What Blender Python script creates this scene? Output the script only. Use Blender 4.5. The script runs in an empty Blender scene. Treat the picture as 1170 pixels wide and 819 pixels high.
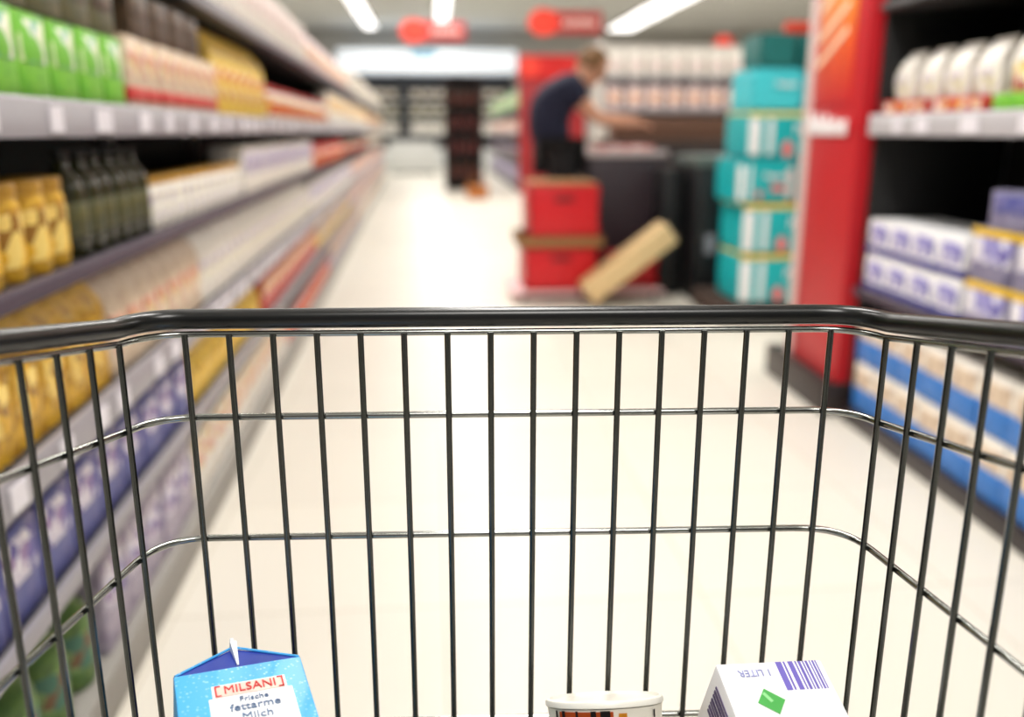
import bpy, bmesh, math, random
from mathutils import Vector, Matrix, Euler
random.seed(7)
C = bpy.context.scene.collection
PI = math.pi
H = 1.05

# ------------------------------------------------------------------ materials
def lin(c):
    return tuple(((v/255)/12.92 if v/255 <= .04045 else ((v/255+.055)/1.055)**2.4) for v in c)
MATS = {}
def mat(name, rgb, rough=.5, metal=0, noise=.06, scale=30, spec=.5, coat=0, emit=None, es=0):
    if name in MATS: return MATS[name]
    m = bpy.data.materials.new(name); m.use_nodes = True
    nt = m.node_tree; b = nt.nodes['Principled BSDF']
    c = lin(rgb)
    b.inputs['Roughness'].default_value = rough
    b.inputs['Metallic'].default_value = metal
    b.inputs['Specular IOR Level'].default_value = spec
    b.inputs['Coat Weight'].default_value = coat
    tc = nt.nodes.new('ShaderNodeTexCoord'); n = nt.nodes.new('ShaderNodeTexNoise')
    n.inputs['Scale'].default_value = scale
    nt.links.new(tc.outputs['Object'], n.inputs['Vector'])
    mx = nt.nodes.new('ShaderNodeMix'); mx.data_type = 'RGBA'
    mx.inputs[6].default_value = (*[v*(1-noise) for v in c], 1)
    mx.inputs[7].default_value = (*[min(1, v*(1+noise)) for v in c], 1)
    nt.links.new(n.outputs['Fac'], mx.inputs[0]); nt.links.new(mx.outputs[2], b.inputs['Base Color'])
    if emit:
        b.inputs['Emission Color'].default_value = (*lin(emit), 1); b.inputs['Emission Strength'].default_value = es
    MATS[name] = m
    return m
def print_mat(name, cols, scale=25, rough=.45, kind='cell', stretch=(1, 1, 1)):
    """printed packaging: patches of several ink colours"""
    if name in MATS: return MATS[name]
    m = bpy.data.materials.new(name); m.use_nodes = True
    nt = m.node_tree; b = nt.nodes['Principled BSDF']; b.inputs['Roughness'].default_value = rough
    tc = nt.nodes.new('ShaderNodeTexCoord'); mp = nt.nodes.new('ShaderNodeMapping')
    mp.inputs['Scale'].default_value = stretch
    nt.links.new(tc.outputs['Object'], mp.inputs['Vector'])
    if kind == 'cell':
        v = nt.nodes.new('ShaderNodeTexVoronoi'); v.inputs['Scale'].default_value = scale
        nt.links.new(mp.outputs['Vector'], v.inputs['Vector'])
        s = nt.nodes.new('ShaderNodeSeparateColor'); nt.links.new(v.outputs['Color'], s.inputs['Color']); out = s.outputs[0]
    else:
        v = nt.nodes.new('ShaderNodeTexNoise'); v.inputs['Scale'].default_value = scale
        nt.links.new(mp.outputs['Vector'], v.inputs['Vector']); out = v.outputs['Fac']
    r = nt.nodes.new('ShaderNodeValToRGB'); r.color_ramp.interpolation = 'CONSTANT' if kind == 'cell' else 'LINEAR'
    el = r.color_ramp.elements
    while len(el) < len(cols): el.new(.5)
    for i, c in enumerate(cols):
        el[i].position = i/len(cols) if kind == 'cell' else .3+.4*i/max(1, len(cols)-1); el[i].color = (*lin(c), 1)
    nt.links.new(out, r.inputs[0]); nt.links.new(r.outputs[0], b.inputs['Base Color'])
    MATS[name] = m
    return m

# ------------------------------------------------------------------ mesh helpers
class MB:
    def __init__(s): s.bm = bmesh.new()
    def box(s, x0, x1, y0, y1, z0, z1, bev=0, M=None, seg=2, taper=1, drift=0):
        b = bmesh.new(); bmesh.ops.create_cube(b, size=1)
        for v in b.verts:
            k = taper if v.co.z > 0 else 1
            v.co = Vector(((x0+x1)/2+v.co.x*(x1-x0)*k, (y0+y1)/2+v.co.y*(y1-y0)*k, z0 if v.co.z < 0 else z1))
        if bev: bmesh.ops.bevel(b, geom=b.edges[:], offset=bev, segments=seg, profile=.5, affect='EDGES')
        s._add(b, M); return s
    def _add(s, b, M=None):
        if M is not None: bmesh.ops.transform(b, matrix=M, verts=b.verts)
        me = bpy.data.meshes.new('t'); b.to_mesh(me); b.free(); s.bm.from_mesh(me); bpy.data.meshes.remove(me)
    def lathe(s, prof, seg=20, c=(0, 0, 0), M=None, sy=1):
        b = bmesh.new(); rings = []
        for r, z in prof:
            if r < 1e-5: rings.append([b.verts.new((c[0], c[1], c[2]+z))])
            else: rings.append([b.verts.new((c[0]+r*math.cos(2*PI*i/seg), c[1]+sy*r*math.sin(2*PI*i/seg), c[2]+z)) for i in range(seg)])
        for a, q in zip(rings, rings[1:]):
            for i in range(seg):
                j = (i+1) % seg
                if len(a) == 1 and len(q) == 1: continue
                if len(a) == 1: b.faces.new((a[0], q[j], q[i]))
                elif len(q) == 1: b.faces.new((a[i], a[j], q[0]))
                else: b.faces.new((a[i], a[j], q[j], q[i]))
        bmesh.ops.recalc_face_normals(b, faces=b.faces); s._add(b, M); return s
    def tube(s, pts, r, seg=10, closed=False, M=None):
        b = bmesh.new(); P = [Vector(p) for p in pts]; rings = []; n = len(P); prev = None
        for i, p in enumerate(P):
            if closed: t = (P[(i+1) % n]-P[i-1]).normalized()
            else: t = (P[min(i+1, n-1)]-P[max(i-1, 0)]).normalized()
            if prev is None:
                u = t.cross(Vector((0, 0, 1)));
                if u.length < .1: u = t.cross(Vector((0, 1, 0)))
            else: u = prev-t*prev.dot(t)
            u.normalize(); prev = u; w = t.cross(u)
            rr = r[i] if isinstance(r, (list, tuple)) else r
            rings.append([b.verts.new(p+(u*math.cos(2*PI*k/seg)+w*math.sin(2*PI*k/seg))*rr) for k in range(seg)])
        for i in range(n if closed else n-1):
            a, q = rings[i], rings[(i+1) % n]
            for k in range(seg): b.faces.new((a[k], a[(k+1) % seg], q[(k+1) % seg], q[k]))
        if not closed:
            b.faces.new(rings[0][::-1]); b.faces.new(rings[-1])
        bmesh.ops.recalc_face_normals(b, faces=b.faces); s._add(b, M); return s
    def prism(s, poly, a0, a1, axis='y', bev=0, M=None):
        b = bmesh.new()
        f = {'y': lambda p, t: (p[0], t, p[1]), 'x': lambda p, t: (t, p[0], p[1]), 'z': lambda p, t: (p[0], p[1], t)}[axis]
        A = [b.verts.new(f(p, a0)) for p in poly]; B = [b.verts.new(f(p, a1)) for p in poly]; n = len(poly)
        b.faces.new(A); b.faces.new(B[::-1])
        for i in range(n): b.faces.new((A[i], B[i], B[(i+1) % n], A[(i+1) % n]))
        bmesh.ops.recalc_face_normals(b, faces=b.faces)
        if bev: bmesh.ops.bevel(b, geom=b.edges[:], offset=bev, segments=2, profile=.5, affect='EDGES')
        s._add(b, M); return s
    def build(s, name, m, parent=None, smooth=True, M=None):
        if M is not None: bmesh.ops.transform(s.bm, matrix=M, verts=s.bm.verts)
        me = bpy.data.meshes.new(name); s.bm.to_mesh(me); s.bm.free()
        if smooth:
            me.polygons.foreach_set('use_smooth', [True]*len(me.polygons)); me.set_sharp_from_angle(angle=math.radians(38))
        me.materials.append(m)
        o = bpy.data.objects.new(name, me); C.objects.link(o)
        if parent: o.parent = parent
        return o
def empty(name, loc=(0, 0, 0), rot=(0, 0, 0)):
    o = bpy.data.objects.new(name, None); C.objects.link(o); o.location = loc; o.rotation_euler = rot; o.empty_display_size = .05
    return o
def tag(o, label, cat, group=None, kind=None):
    o['label'] = label; o['category'] = cat
    if group: o['group'] = group
    if kind: o['kind'] = kind
    return o
def struct(o): o['kind'] = 'structure'; return o
def text_obj(name, body, size, m, parent, M, depth=.0004, bold=0, align='CENTER'):
    cu = bpy.data.curves.new('t', 'FONT'); cu.body = body; cu.size = size; cu.extrude = depth; cu.offset = bold
    cu.align_x = align; cu.align_y = 'CENTER'; cu.resolution_u = 3
    t = bpy.data.objects.new('t', cu); C.objects.link(t)
    bpy.context.view_layer.update()
    me = bpy.data.meshes.new_from_object(t.evaluated_get(bpy.context.evaluated_depsgraph_get()))
    bpy.data.objects.remove(t); bpy.data.curves.remove(cu)
    me.transform(M); me.materials.clear(); me.materials.append(m)
    me.name = name
    o = bpy.data.objects.new(name, me); C.objects.link(o); o.parent = parent
    return o
def T(x, y, z): return Matrix.Translation((x, y, z))
def RX(a): return Matrix.Rotation(a, 4, 'X')
def RY(a): return Matrix.Rotation(a, 4, 'Y')
def RZ(a): return Matrix.Rotation(a, 4, 'Z')
FRONT = RX(PI/2)       # text lying in XY -> standing, read from -Y
def copy_tree(o):
    c = o.copy(); C.objects.link(c)
    for ch in o.children:
        d = ch.copy(); C.objects.link(d); d.parent = c; d.matrix_parent_inverse = ch.matrix_parent_inverse.copy()
        for g in ch.children:
            e = g.copy(); C.objects.link(e); e.parent = d
    return c

black = mat('black_plastic', (14, 15, 15), .28, noise=.1)
wire_m = mat('dark_chromed_wire', (84, 86, 84), .2, metal=1, noise=.05)
chrome = mat('bright_chromed_wire', (150, 152, 148), .18, metal=1, noise=.05)
white = mat('white_print', (244, 244, 246), .4, noise=.02)
steel_grey = mat('light_grey_steel', (176, 172, 176), .4)
dark_steel = mat('dark_painted_steel', (26, 23, 24), .5)
redp = mat('red_painted_panel', (192, 12, 28), .45, noise=.05, scale=4)
brownboard = mat('brown_cardboard', (150, 108, 66), .8, noise=.1)

# ------------------------------------------------------------------ the setting
def floor_mat():
    m = bpy.data.materials.new('cream_floor_tiles'); m.use_nodes = True; nt = m.node_tree; b = nt.nodes['Principled BSDF']
    tc = nt.nodes.new('ShaderNodeTexCoord'); br = nt.nodes.new('ShaderNodeTexBrick')
    br.offset = 0; br.inputs['Scale'].default_value = 1; br.inputs['Brick Width'].default_value = .6; br.inputs['Row Height'].default_value = .6
    br.inputs['Mortar Size'].default_value = .0035; br.inputs['Mortar Smooth'].default_value = .6
    br.inputs['Color1'].default_value = (*lin((233, 228, 216)), 1); br.inputs['Color2'].default_value = (*lin((227, 222, 211)), 1)
    br.inputs['Mortar'].default_value = (*lin((205, 197, 182)), 1)
    nt.links.new(tc.outputs['Object'], br.inputs['Vector'])
    n = nt.nodes.new('ShaderNodeTexNoise'); n.inputs['Scale'].default_value = 1.3; n.inputs['Detail'].default_value = 4
    nt.links.new(tc.outputs['Object'], n.inputs['Vector'])
    mx = nt.nodes.new('ShaderNodeMix'); mx.data_type = 'RGBA'; mx.blend_type = 'MULTIPLY'; mx.inputs[0].default_value = .25
    rp = nt.nodes.new('ShaderNodeValToRGB'); rp.color_ramp.elements[0].color = (.85, .83, .8, 1); rp.color_ramp.elements[0].position = .3; rp.color_ramp.elements[1].position = .7
    nt.links.new(n.outputs['Fac'], rp.inputs[0]); nt.links.new(br.outputs['Color'], mx.inputs[6]); nt.links.new(rp.outputs[0], mx.inputs[7])
    nt.links.new(mx.outputs[2], b.inputs['Base Color'])
    b.inputs['Roughness'].default_value = .4; b.inputs['Specular IOR Level'].default_value = .32
    return m
struct(MB().box(-6, 12, -3, 27, -.1, 0).build('floor', floor_mat(), smooth=False))
struct(MB().box(-6, 12, -3, 27, 3.9, 4.0).build('ceiling', mat('ceiling_paint', (226, 226, 222), .8, noise=.04, scale=.6), smooth=False))
wallm = mat('wall_paint', (214, 210, 200), .8, noise=.03, scale=1)
struct(MB().box(-6, 12, 27, 27.2, 0, 3.9).build('wall_back', mat('back_wall_paint', (176, 174, 168), .8, noise=.03, scale=1), smooth=False))
struct(MB().box(-6.2, -6, -3, 27, 0, 3.9).build('wall_left', wallm, smooth=False))
struct(MB().box(12, 12.2, -3, 27, 0, 3.9).build('wall_right', wallm, smooth=False))

# ------------------------------------------------------------------ lamps
lamp_white = mat('lit_lamp_diffuser', (255, 255, 255), .5, emit=(255, 250, 244), es=6)
def fixture(x, y, label, L=1.5, w=.3):
    t = empty('ceiling_light', (x, y, 3.9))
    MB().box(-w/2-.02, w/2+.02, -L/2-.02, L/2+.02, -.07, 0, .008).build('lamp_housing', steel_grey, t)
    MB().box(-w/2, w/2, -L/2, L/2, -.085, -.068, .004).build('diffuser', lamp_white, t)
    tag(t, label, 'ceiling light', 'ceiling lights, ' + label.split(', ')[1]); return t
for x, nm in ((-1.7, 'left row over the left shelves'), (.25, 'row over the aisle'), (5.3, 'row over the far right of the shop')):
    for i in range(10):
        fixture(x, 2+i*2.55, 'long white strip light on the grey ceiling, ' + nm, L=2.3, w=.3 if x < 5 else .7)
def area(x, y, z, sx, sy, p, col=(1, .97, .93)):
    l = bpy.data.lights.new('lamp', 'AREA'); l.shape = 'RECTANGLE'; l.size = sx; l.size_y = sy; l.energy = p; l.color = col
    o = bpy.data.objects.new('ceiling_lamp', l); C.objects.link(o); o.location = (x, y, z)
for x, p in ((-1.7, 95), (.25, 190), (5.3, 150)):
    for y in (2, 7.1, 12.2, 17.3, 22.4): area(x, y, 3.8, .3, 2.3, p)
area(.3, -1.2, 3.6, 1.2, 1.2, 150)

# ------------------------------------------------------------------ shopping trolley
CY = math.radians(-2.7)
D = .58
cart = empty('shopping_trolley', (0, 0, 0), (0, 0, CY))
tag(cart, 'dark wire shopping trolley with black rim in the foreground', 'shopping cart')
SL = .146
def xl(y): return -.227-SL*(D-y)
def xr(y): return .265+SL*(D-y)
def hoop(z0, slope, back=-.2, r=.036, inset=0, yoff=0):
    P = []
    d = D-inset+yoff
    zf = lambda y: z0+slope*max(0, D-.03-y)
    ys = [back+(d-r-back)*i/14 for i in range(15)]
    for y in ys: P.append((xl(y)+inset, y, zf(y)))
    A = Vector((xl(d-r)+inset, d-r)); K = Vector((xl(d)+inset, d)); B = Vector((xl(d)+inset+r, d))
    for i in range(1, 8):
        t = i/8; q = A*(1-t)**2+K*2*t*(1-t)+B*t*t; P.append((q.x, q.y, zf(q.y)))
    for i in range(13): P.append((B.x+(xr(d)-inset-r-B.x)*i/12, d, zf(d)))
    A = Vector((xr(d)-inset-r, d)); K = Vector((xr(d)-inset, d)); B = Vector((xr(d-r)-inset, d-r))
    for i in range(1, 8):
        t = i/8; q = A*(1-t)**2+K*2*t*(1-t)+B*t*t; P.append((q.x, q.y, zf(q.y)))
    for y in ys[::-1]: P.append((xr(y)-inset, y, zf(y)))
    return P
RIMS = .16
MB().tube(hoop(.9285, RIMS), .0068, 14).build('rim', black, cart)
MB().tube(hoop(.9185, RIMS, inset=.002), .0022, 10).build('rim_wire', chrome, cart)
for z, sl in ((.8595, .135), (.769, .0), (.6145, -.02)):
    MB().tube(hoop(z, sl), .00245, 10).build('horizontal_wire', chrome, cart)
def zrim(y): return .9185+RIMS*max(0, D-.03-y)
BOT = .597
for k in range(16):
    x = -.196+.0291*k
    MB().tube([(x, D-.0045, .919), (x, D-.0045, .75), (x-.0005, D-.0045, .612), (x-.0005, D-.012, BOT+.003), (x, D-.03, BOT)], .0021, 10).build('vertical_wire', wire_m, cart)
for sgn, xf in ((-1, xl), (1, xr)):
    for k in range(24):
        y = .547-.0312*k
        x = xf(y)-sgn*.004
        MB().tube([(x, y, zrim(y)), (x, y, .62), (x-sgn*.003, y, BOT+.006), (x-sgn*.014, y, BOT)], .0021, 8).build('vertical_wire', wire_m, cart)
g = MB()
for k in range(16):
    x = -.196+.0291*k
    g.tube([(x, D-.03, BOT), (x, -.2, BOT)], .0018, 6)
for k in range(8):
    y = D-.03-.1*k
    g.tube([(xl(y)+.012, y, BOT-.004), (xr(y)-.012, y, BOT-.004)], .0024, 6)
g.build('basket_floor_grid', wire_m, cart)
ch = MB()
for s in (-1, 1):
    cx = .019
    ch.tube([(cx+s*.30, -.26, 1.08), (cx+s*.29, -.22, .9), (cx+s*.25, -.15, .5), (cx+s*.25, -.14, .2), (cx+s*.24, -.05, .16), (cx+s*.2, .42, .16)], .012, 10)
    ch.tube([(cx+s*.22, -.1, .5), (cx+s*.2, .35, .585)], .009, 8)
ch.tube([(cx-.2, .42, .16), (cx+.2, .42, .16)], .012, 10)
ch.tube([(cx-.25, -.14, .2), (cx+.25, -.14, .2)], .012, 10)
ch.build('chassis', chrome, cart)
MB().tube([(cx-.33, -.27, 1.085), (cx+.33, -.27, 1.085)], .016, 14).build('handle', mat('red_handle_plastic', (190, 25, 30), .35), cart)
for s in (-1, 1):
    for y in (.42, -.14):
        x = cx+s*(.2 if y > 0 else .25)
        cw = MB().prism([(y-.02, .16), (y+.02, .16), (y+.03, .06), (y-.01, .06)], x-.016, x+.016, 'x').build('caster', steel_grey, cart)
        MB().lathe([(0, -.012), (.055, -.012), (.062, -.006), (.062, .006), (.055, .012), (0, .012)], 20, M=T(x, y+.01, .0625) @ RY(PI/2)).build('wheel', mat('grey_rubber', (60, 60, 62), .6), cw)

# ------------------------------------------------------------------ groceries in the trolley
# gable-top milk carton lying on its back
ct = empty('milk_carton', (-.1355, .5181, .7107), (-1.472, .0793, .3368))
tag(ct, 'light blue milk carton with dark blue gable top lying in the trolley', 'milk carton')
cw_ = .08; cd = .092; cl = .17
def drops_mat():
    m = mat('light_blue_carton', (86, 180, 238), .35); nt = m.node_tree; b = nt.nodes['Principled BSDF']
    tc = nt.nodes.new('ShaderNodeTexCoord')
    v = nt.nodes.new('ShaderNodeTexVoronoi'); v.inputs['Scale'].default_value = 330
    v2 = nt.nodes.new('ShaderNodeTexNoise'); v2.inputs['Scale'].default_value = 60
    nt.links.new(tc.outputs['Object'], v.inputs['Vector']); nt.links.new(tc.outputs['Object'], v2.inputs['Vector'])
    r = nt.nodes.new('ShaderNodeValToRGB'); r.color_ramp.elements[0].position = .12; r.color_ramp.elements[0].color = (1, 1, 1, 1)
    r.color_ramp.elements[1].position = .34; r.color_ramp.elements[1].color = (0, 0, 0, 1)
    nt.links.new(v.outputs['Distance'], r.inputs[0])
    mul = nt.nodes.new('ShaderNodeMath'); mul.operation = 'MULTIPLY'; nt.links.new(r.outputs[0], mul.inputs[0]); nt.links.new(v2.outputs['Fac'], mul.inputs[1])
    mx = nt.nodes.new('ShaderNodeMix'); mx.data_type = 'RGBA'; mx.inputs[6].default_value = (*lin((72, 176, 240)), 1); mx.inputs[7].default_value = (*lin((200, 236, 252)), 1)
    nt.links.new(mul.outputs[0], mx.inputs[0]); nt.links.new(mx.outputs[2], b.inputs['Base Color'])
    return m
lightblue = drops_mat(); darkblue = mat('dark_blue_carton', (0, 44, 150), .55, noise=.05)
MB().box(-cw_/2, cw_/2, 0, cd, -cl, 0, .0012).build('carton_body', lightblue, ct)
# gable: two roof slopes, ridge runs front to back; the end triangle is folded slightly inwards
gh = .0275; gy = .007
b = bmesh.new()
def V(*p): return b.verts.new(p)
fl, fr, bl, br_ = V(-cw_/2, .0008, 0), V(cw_/2, .0008, 0), V(-cw_/2, cd-.0008, 0), V(cw_/2, cd-.0008, 0)
rf, rb = V(0, gy, gh), V(0, cd-gy, gh)
cfm = V(0, .0045, .0)
ffl = V(0, .0008, 0)
b.faces.new((fl, ffl, rf)); b.faces.new((ffl, fr, rf)); b.faces.new((bl, rb, br_))
b.faces.new((fl, rf, rb, bl)); b.faces.new((fr, br_, rb, rf)); b.faces.new((fl, bl, br_, fr, ffl))
bmesh.ops.delete(b, geom=[cfm], context='VERTS')
bmesh.ops.recalc_face_normals(b, faces=b.faces)
q = MB(); q._add(b); q.build('gable_top', darkblue, ct, smooth=False)
MB().tube([(-cw_/2+.001, .0005, .0003), (-.001, gy-.001, gh+.0003)], .0009, 6).tube([(cw_/2-.001, .0005, .0003), (.001, gy-.001, gh+.0003)], .0009, 6).build('gable_edge', lightblue, ct)
MB().box(-.0013, .0013, gy-.003, cd-gy, gh-.002, gh+.009, .0005).prism([(-.0022, gh), (.0022, gh), (.0006, .002), (-.0006, .002)], .0003, gy+.001, 'y').build('sealed_fin', mat('white_carton_board', (226, 232, 240), .5), ct)
Lc = .004
MB().box(Lc-.0255, Lc+.0255, -.0006, .0004, -.10, -.0285, .0004).box(Lc-.023, Lc+.0225, -.0009, .0004, -.030, -.017, .0004, M=T(0, 0, 0)).build('white_label', white, ct)
redink = mat('red_ink', (206, 34, 28), .4); greyink = mat('grey_blue_ink', (84, 112, 150), .4)
pinkink = mat('pale_red_ink', (246, 200, 188), .4)
MB().box(Lc-.0215, Lc+.021, -.0013, 0, -.0288, -.0182, .0003).build('logo_plate', pinkink, ct)
text_obj('logo_lettering', 'MILSANI', .0098, redink, ct, T(Lc, -.0015, -.0236) @ FRONT @ Matrix.Diagonal((.9, 1.02, 1, 1)))
for s in (-1, 1):
    bk = MB()
    xx = Lc-.0003+s*.0205
    bk.box(xx-.0005, xx+.0005, -.0018, -.0008, -.0284, -.0186).box(min(xx, xx-s*.003), max(xx, xx-s*.003), -.0018, -.0008, -.0193, -.0186).box(min(xx, xx-s*.003), max(xx, xx-s*.003), -.0018, -.0008, -.0284, -.0277)
    bk.build('logo_bracket', redink, ct)
text_obj('product_lettering', 'Frische', .0062, greyink, ct, T(Lc+.001, -.0009, -.0335) @ FRONT)
text_obj('product_lettering', 'fettarme', .0088, greyink, ct, T(Lc+.001, -.0009, -.0405) @ FRONT)
text_obj('product_lettering', 'Milch', .0088, greyink, ct, T(Lc+.001, -.0009, -.0495) @ FRONT)

# tub with lid
tb = empty('food_tub', (.1088, .5212, .6695), (-math.radians(31), 0, 0))
tag(tb, 'round white tub with orange and black print beside the white milk pack', 'tub')
R = .0408; th = .058
MB().lathe([(0, -th), (R*.86, -th), (R*.87, -th+.002), (R*.965, -.005), (R*.97, -.004), (0, -.004)], 40).build('tub_body', mat('white_tub_plastic', (238, 234, 220), .35, noise=.03), tb)
MB().lathe([(0, -.0035), (R*.985, -.0035), (R, -.003), (R, -.0008), (R*.985, .0005), (R*.93, .0012), (R*.9, -.0006), (0, -.001)], 48).build('lid', mat('white_lid_plastic', (244, 242, 232), .3, noise=.02), tb)
orange = mat('orange_print', (206, 92, 30), .4, noise=.3, scale=120); blk = mat('black_print', (30, 22, 22), .4)
def patch(a0, a1, z0, z1, off, m, name):
    bmx = bmesh.new(); n = 6; rows = []
    for i in range(n+1):
        a = a0+(a1-a0)*i/n
        row = []
        for z in (z0, z1):
            rr = R*(.97+(z+.006)/(th-.008)*.1)+off
            row.append(bmx.verts.new((rr*math.cos(a), rr*math.sin(a), z)))
        rows.append(row)
    for i in range(n): bmx.faces.new((rows[i][0], rows[i+1][0], rows[i+1][1], rows[i][1]))
    ret = bmesh.ops.solidify(bmx, geom=bmx.faces[:], thickness=.0004)
    q = MB(); q._add(bmx); return q.build(name, m, tb)
aD = lambda d: math.radians(d)
patch(aD(212), aD(268), -.045, -.0052, .0008, orange, 'orange_print_band')
for a, ww, z0 in ((207, 3, -.04), (216, 4, -.03), (232, 2.5, -.03), (247, 5, -.016), (256, 9, -.009)):
    patch(aD(a), aD(a+ww), z0, -.0046, .0012, blk, 'black_print_mark')
patch(aD(273), aD(281), -.03, -.0065, .0008, mat('yellow_print', (226, 158, 40), .4), 'yellow_print_mark')
patch(aD(313), aD(315.5), -.011, -.006, .0008, blk, 'black_print_mark')

# white long-life milk pack
bx = empty('milk_pack', (.1765, .4934, .7109), (.3336, .0602, .078))
tag(bx, 'white milk pack with violet barcode and green diamond lying at right in trolley', 'milk pack')
W, L, Th = .075, .165, .055
MB().box(0, W, -L, 0, -Th, 0, .0018).build('pack_body', mat('white_pack_board', (247, 246, 248), .42, noise=.015), bx)
vio = mat('violet_ink', (112, 100, 190), .45); dvio = mat('dark_violet_ink', (74, 54, 104), .45)
bc = MB(); x = .0415
for w_, g_ in ((.0042, .0012), (.0012, .0022), (.0034, .0016), (.0009, .0013), (.0018, .0014), (.0008, .0012), (.0014, .0015), (.0007, .0012), (.0012, .0010), (.0007, .001)):
    bc.box(x, x+w_, -.0225, -.001, -.0002, .0004); x += w_+g_
bc.build('barcode', vio, bx)
sd = MB(); z = -.010
for w_, g_ in ((.0018, .0018), (.0026, .0016), (.002, .002), (.0026, .0016), (.0012, .0018), (.0026, .0018), (.0018, .0018)):
    sd.box(-.0006, .0002, -.042, -.010, z-w_, z); z -= w_+g_
sd.build('side_stripes', dvio, bx)
MB().box(-.0072, .0072, -.0062, .0062, -.0002, .0006, M=T(.0275, -.030, 0) @ RZ(math.radians(-38))).build('green_diamond', mat('green_ink', (74, 172, 80), .45), bx)
MB().box(-.0012, .0012, -.0035, .004, .0005, .0008).build('diamond_mark', mat('pale_green_ink', (150, 222, 150), .4), bx, M=T(.026, -.0275, 0) @ RZ(math.radians(30)))
text_obj('pack_lettering', '1 LITER', .0072, mat('pale_violet_ink', (150, 156, 206), .45), bx, T(.0245, -.0085, .0002) @ RZ(PI))

# ------------------------------------------------------------------ product prototypes (front faces -Y, origin bottom front centre)
def P_box(name, w, d, h, body, panel, lab, cat, group, band=None):
    t = empty(name)
    MB().box(-w/2, w/2, 0, d, 0, h, min(w, h)*.03).build('pack_body', body, t)
    MB().box(-w*.4, w*.4, -.0015, .001, h*.42, h*.9, .001).build('front_panel', panel, t)
    if band: MB().box(-w/2-.0008, w/2+.0008, -.001, d+.0005, h*.1, h*.3, .001).build('colour_band', band, t)
    return tag(t, lab, cat, group)
def P_bag(name, w, d, h, body, panel, lab, cat, group, top=None):
    t = empty(name)
    m = MB(); b = bmesh.new(); bmesh.ops.create_cube(b, size=1)
    bmesh.ops.subdivide_edges(b, edges=b.edges[:], cuts=5, use_grid_fill=True)
    for v in b.verts:
        x, y, z = v.co; k = 1-.75*max(0, (z-.22)/.28)**1.5
        bulge = 1+.13*math.cos(x*PI)*math.cos(z*PI*.9)
        v.co = Vector((x*w*(1-.06*(2*z)**2), d/2+y*d*k*bulge+.004*math.sin(17*x+9*z), (z+.5)*h))
    m._add(b); m.build('bag_body', body, t)
    MB().box(-w*.34, w*.34, -.006*0-d*.075, .004, h*.22, h*.62, .002).build('front_label', panel, t)
    MB().box(-w*.46, w*.46, d*.46, d*.54, h*.97, h*1.06, .001).build('folded_top', top or body, t)
    return tag(t, lab, cat, group)
def P_bottle(name, r, h, body, label_m, cap, lab, cat, group):
    t = empty(name)
    MB().lathe([(0, 0), (r*.9, 0), (r, h*.03), (r, h*.62), (r*.85, h*.72), (r*.38, h*.84), (r*.34, h*.93), (0, h*.93)], 14, (0, r, 0)).build('bottle_body', body, t)
    MB().lathe([(r*1.01, h*.2), (r*1.03, h*.205), (r*1.03, h*.52), (r*1.01, h*.525)], 14, (0, r, 0)).build('label_band', label_m, t)
    MB().lathe([(0, h*.92), (r*.42, h*.92), (r*.42, h), (0, h)], 12, (0, r, 0)).build('cap', cap, t)
    return tag(t, lab, cat, group)
def P_jar(name, r, h, body, label_m, lid, lab, cat, group):
    t = empty(name)
    MB().lathe([(0, 0), (r*.94, 0), (r, h*.05), (r, h*.78), (r*.86, h*.86), (0, h*.86)], 14, (0, r, 0)).build('jar_body', body, t)
    MB().lathe([(r*1.01, h*.15), (r*1.03, h*.155), (r*1.03, h*.68), (r*1.01, h*.685)], 14, (0, r, 0)).build('label_band', label_m, t)
    MB().lathe([(0, h*.85), (r*.93, h*.85), (r*.95, h*.87), (r*.95, h*.98), (r*.9, h), (0, h)], 14, (0, r, 0)).build('lid', lid, t)
    return tag(t, lab, cat, group)
class Frame:
    def __init__(s, x, y, rz): s.M = T(x, y, 0) @ RZ(rz); s.rz = rz
LEFT = Frame(-.57, 0, math.radians(1.5)); RIGHT = Frame(1.41, 0, math.radians(-1.72))
def run(fr, proto, side, z, y0, y1, pitch, back=.02, lv=0, dz=0, jit=.004, xstep=0, rows=1):
    """a row of facings along a shelf; side +1: faces +x (left gondola), -1: faces -x"""
    first = True; n = max(1, int(round((y1-y0)/pitch)))
    lab = proto['label']; grp = proto['group']
    for r_ in range(rows):
      for l in range(lv+1):
        for i in range(n):
            o = proto if first else copy_tree(proto)
            first = False
            y = y0+(i+.5)*(y1-y0)/n
            p = fr.M @ Vector((-side*(back+r_*xstep+random.uniform(0, jit)), y, z+l*dz+.0006))
            o.location = p; o.rotation_euler = (0, 0, fr.rz+(PI/2 if side > 0 else -PI/2)+random.uniform(-.012, .012))
    return proto

gold = print_mat('gold_print', [(196, 142, 20), (226, 178, 48), (170, 120, 20), (240, 205, 110)], 22, kind='n')
goldp = print_mat('gold_panel_print', [(232, 180, 40), (245, 214, 120), (150, 104, 30)], 40)
green = print_mat('green_print', [(92, 178, 36), (130, 205, 60), (70, 150, 50)], 18, kind='n')
greenp = print_mat('green_panel_print', [(225, 235, 190), (120, 200, 60), (120, 190, 160), (240, 240, 225)], 30)
beige = print_mat('beige_print', [(200, 174, 144), (220, 200, 176), (178, 150, 126)], 18, kind='n')
beigep = print_mat('beige_panel_print', [(226, 170, 156), (240, 226, 200), (206, 130, 110), (228, 210, 130)], 40)
creamw = print_mat('cream_white_print', [(232, 226, 214), (245, 240, 232), (214, 206, 196)], 18, kind='n')
creamp = print_mat('cream_panel_print', [(220, 214, 168), (240, 236, 226), (190, 178, 200), (206, 196, 150)], 40)
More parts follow.
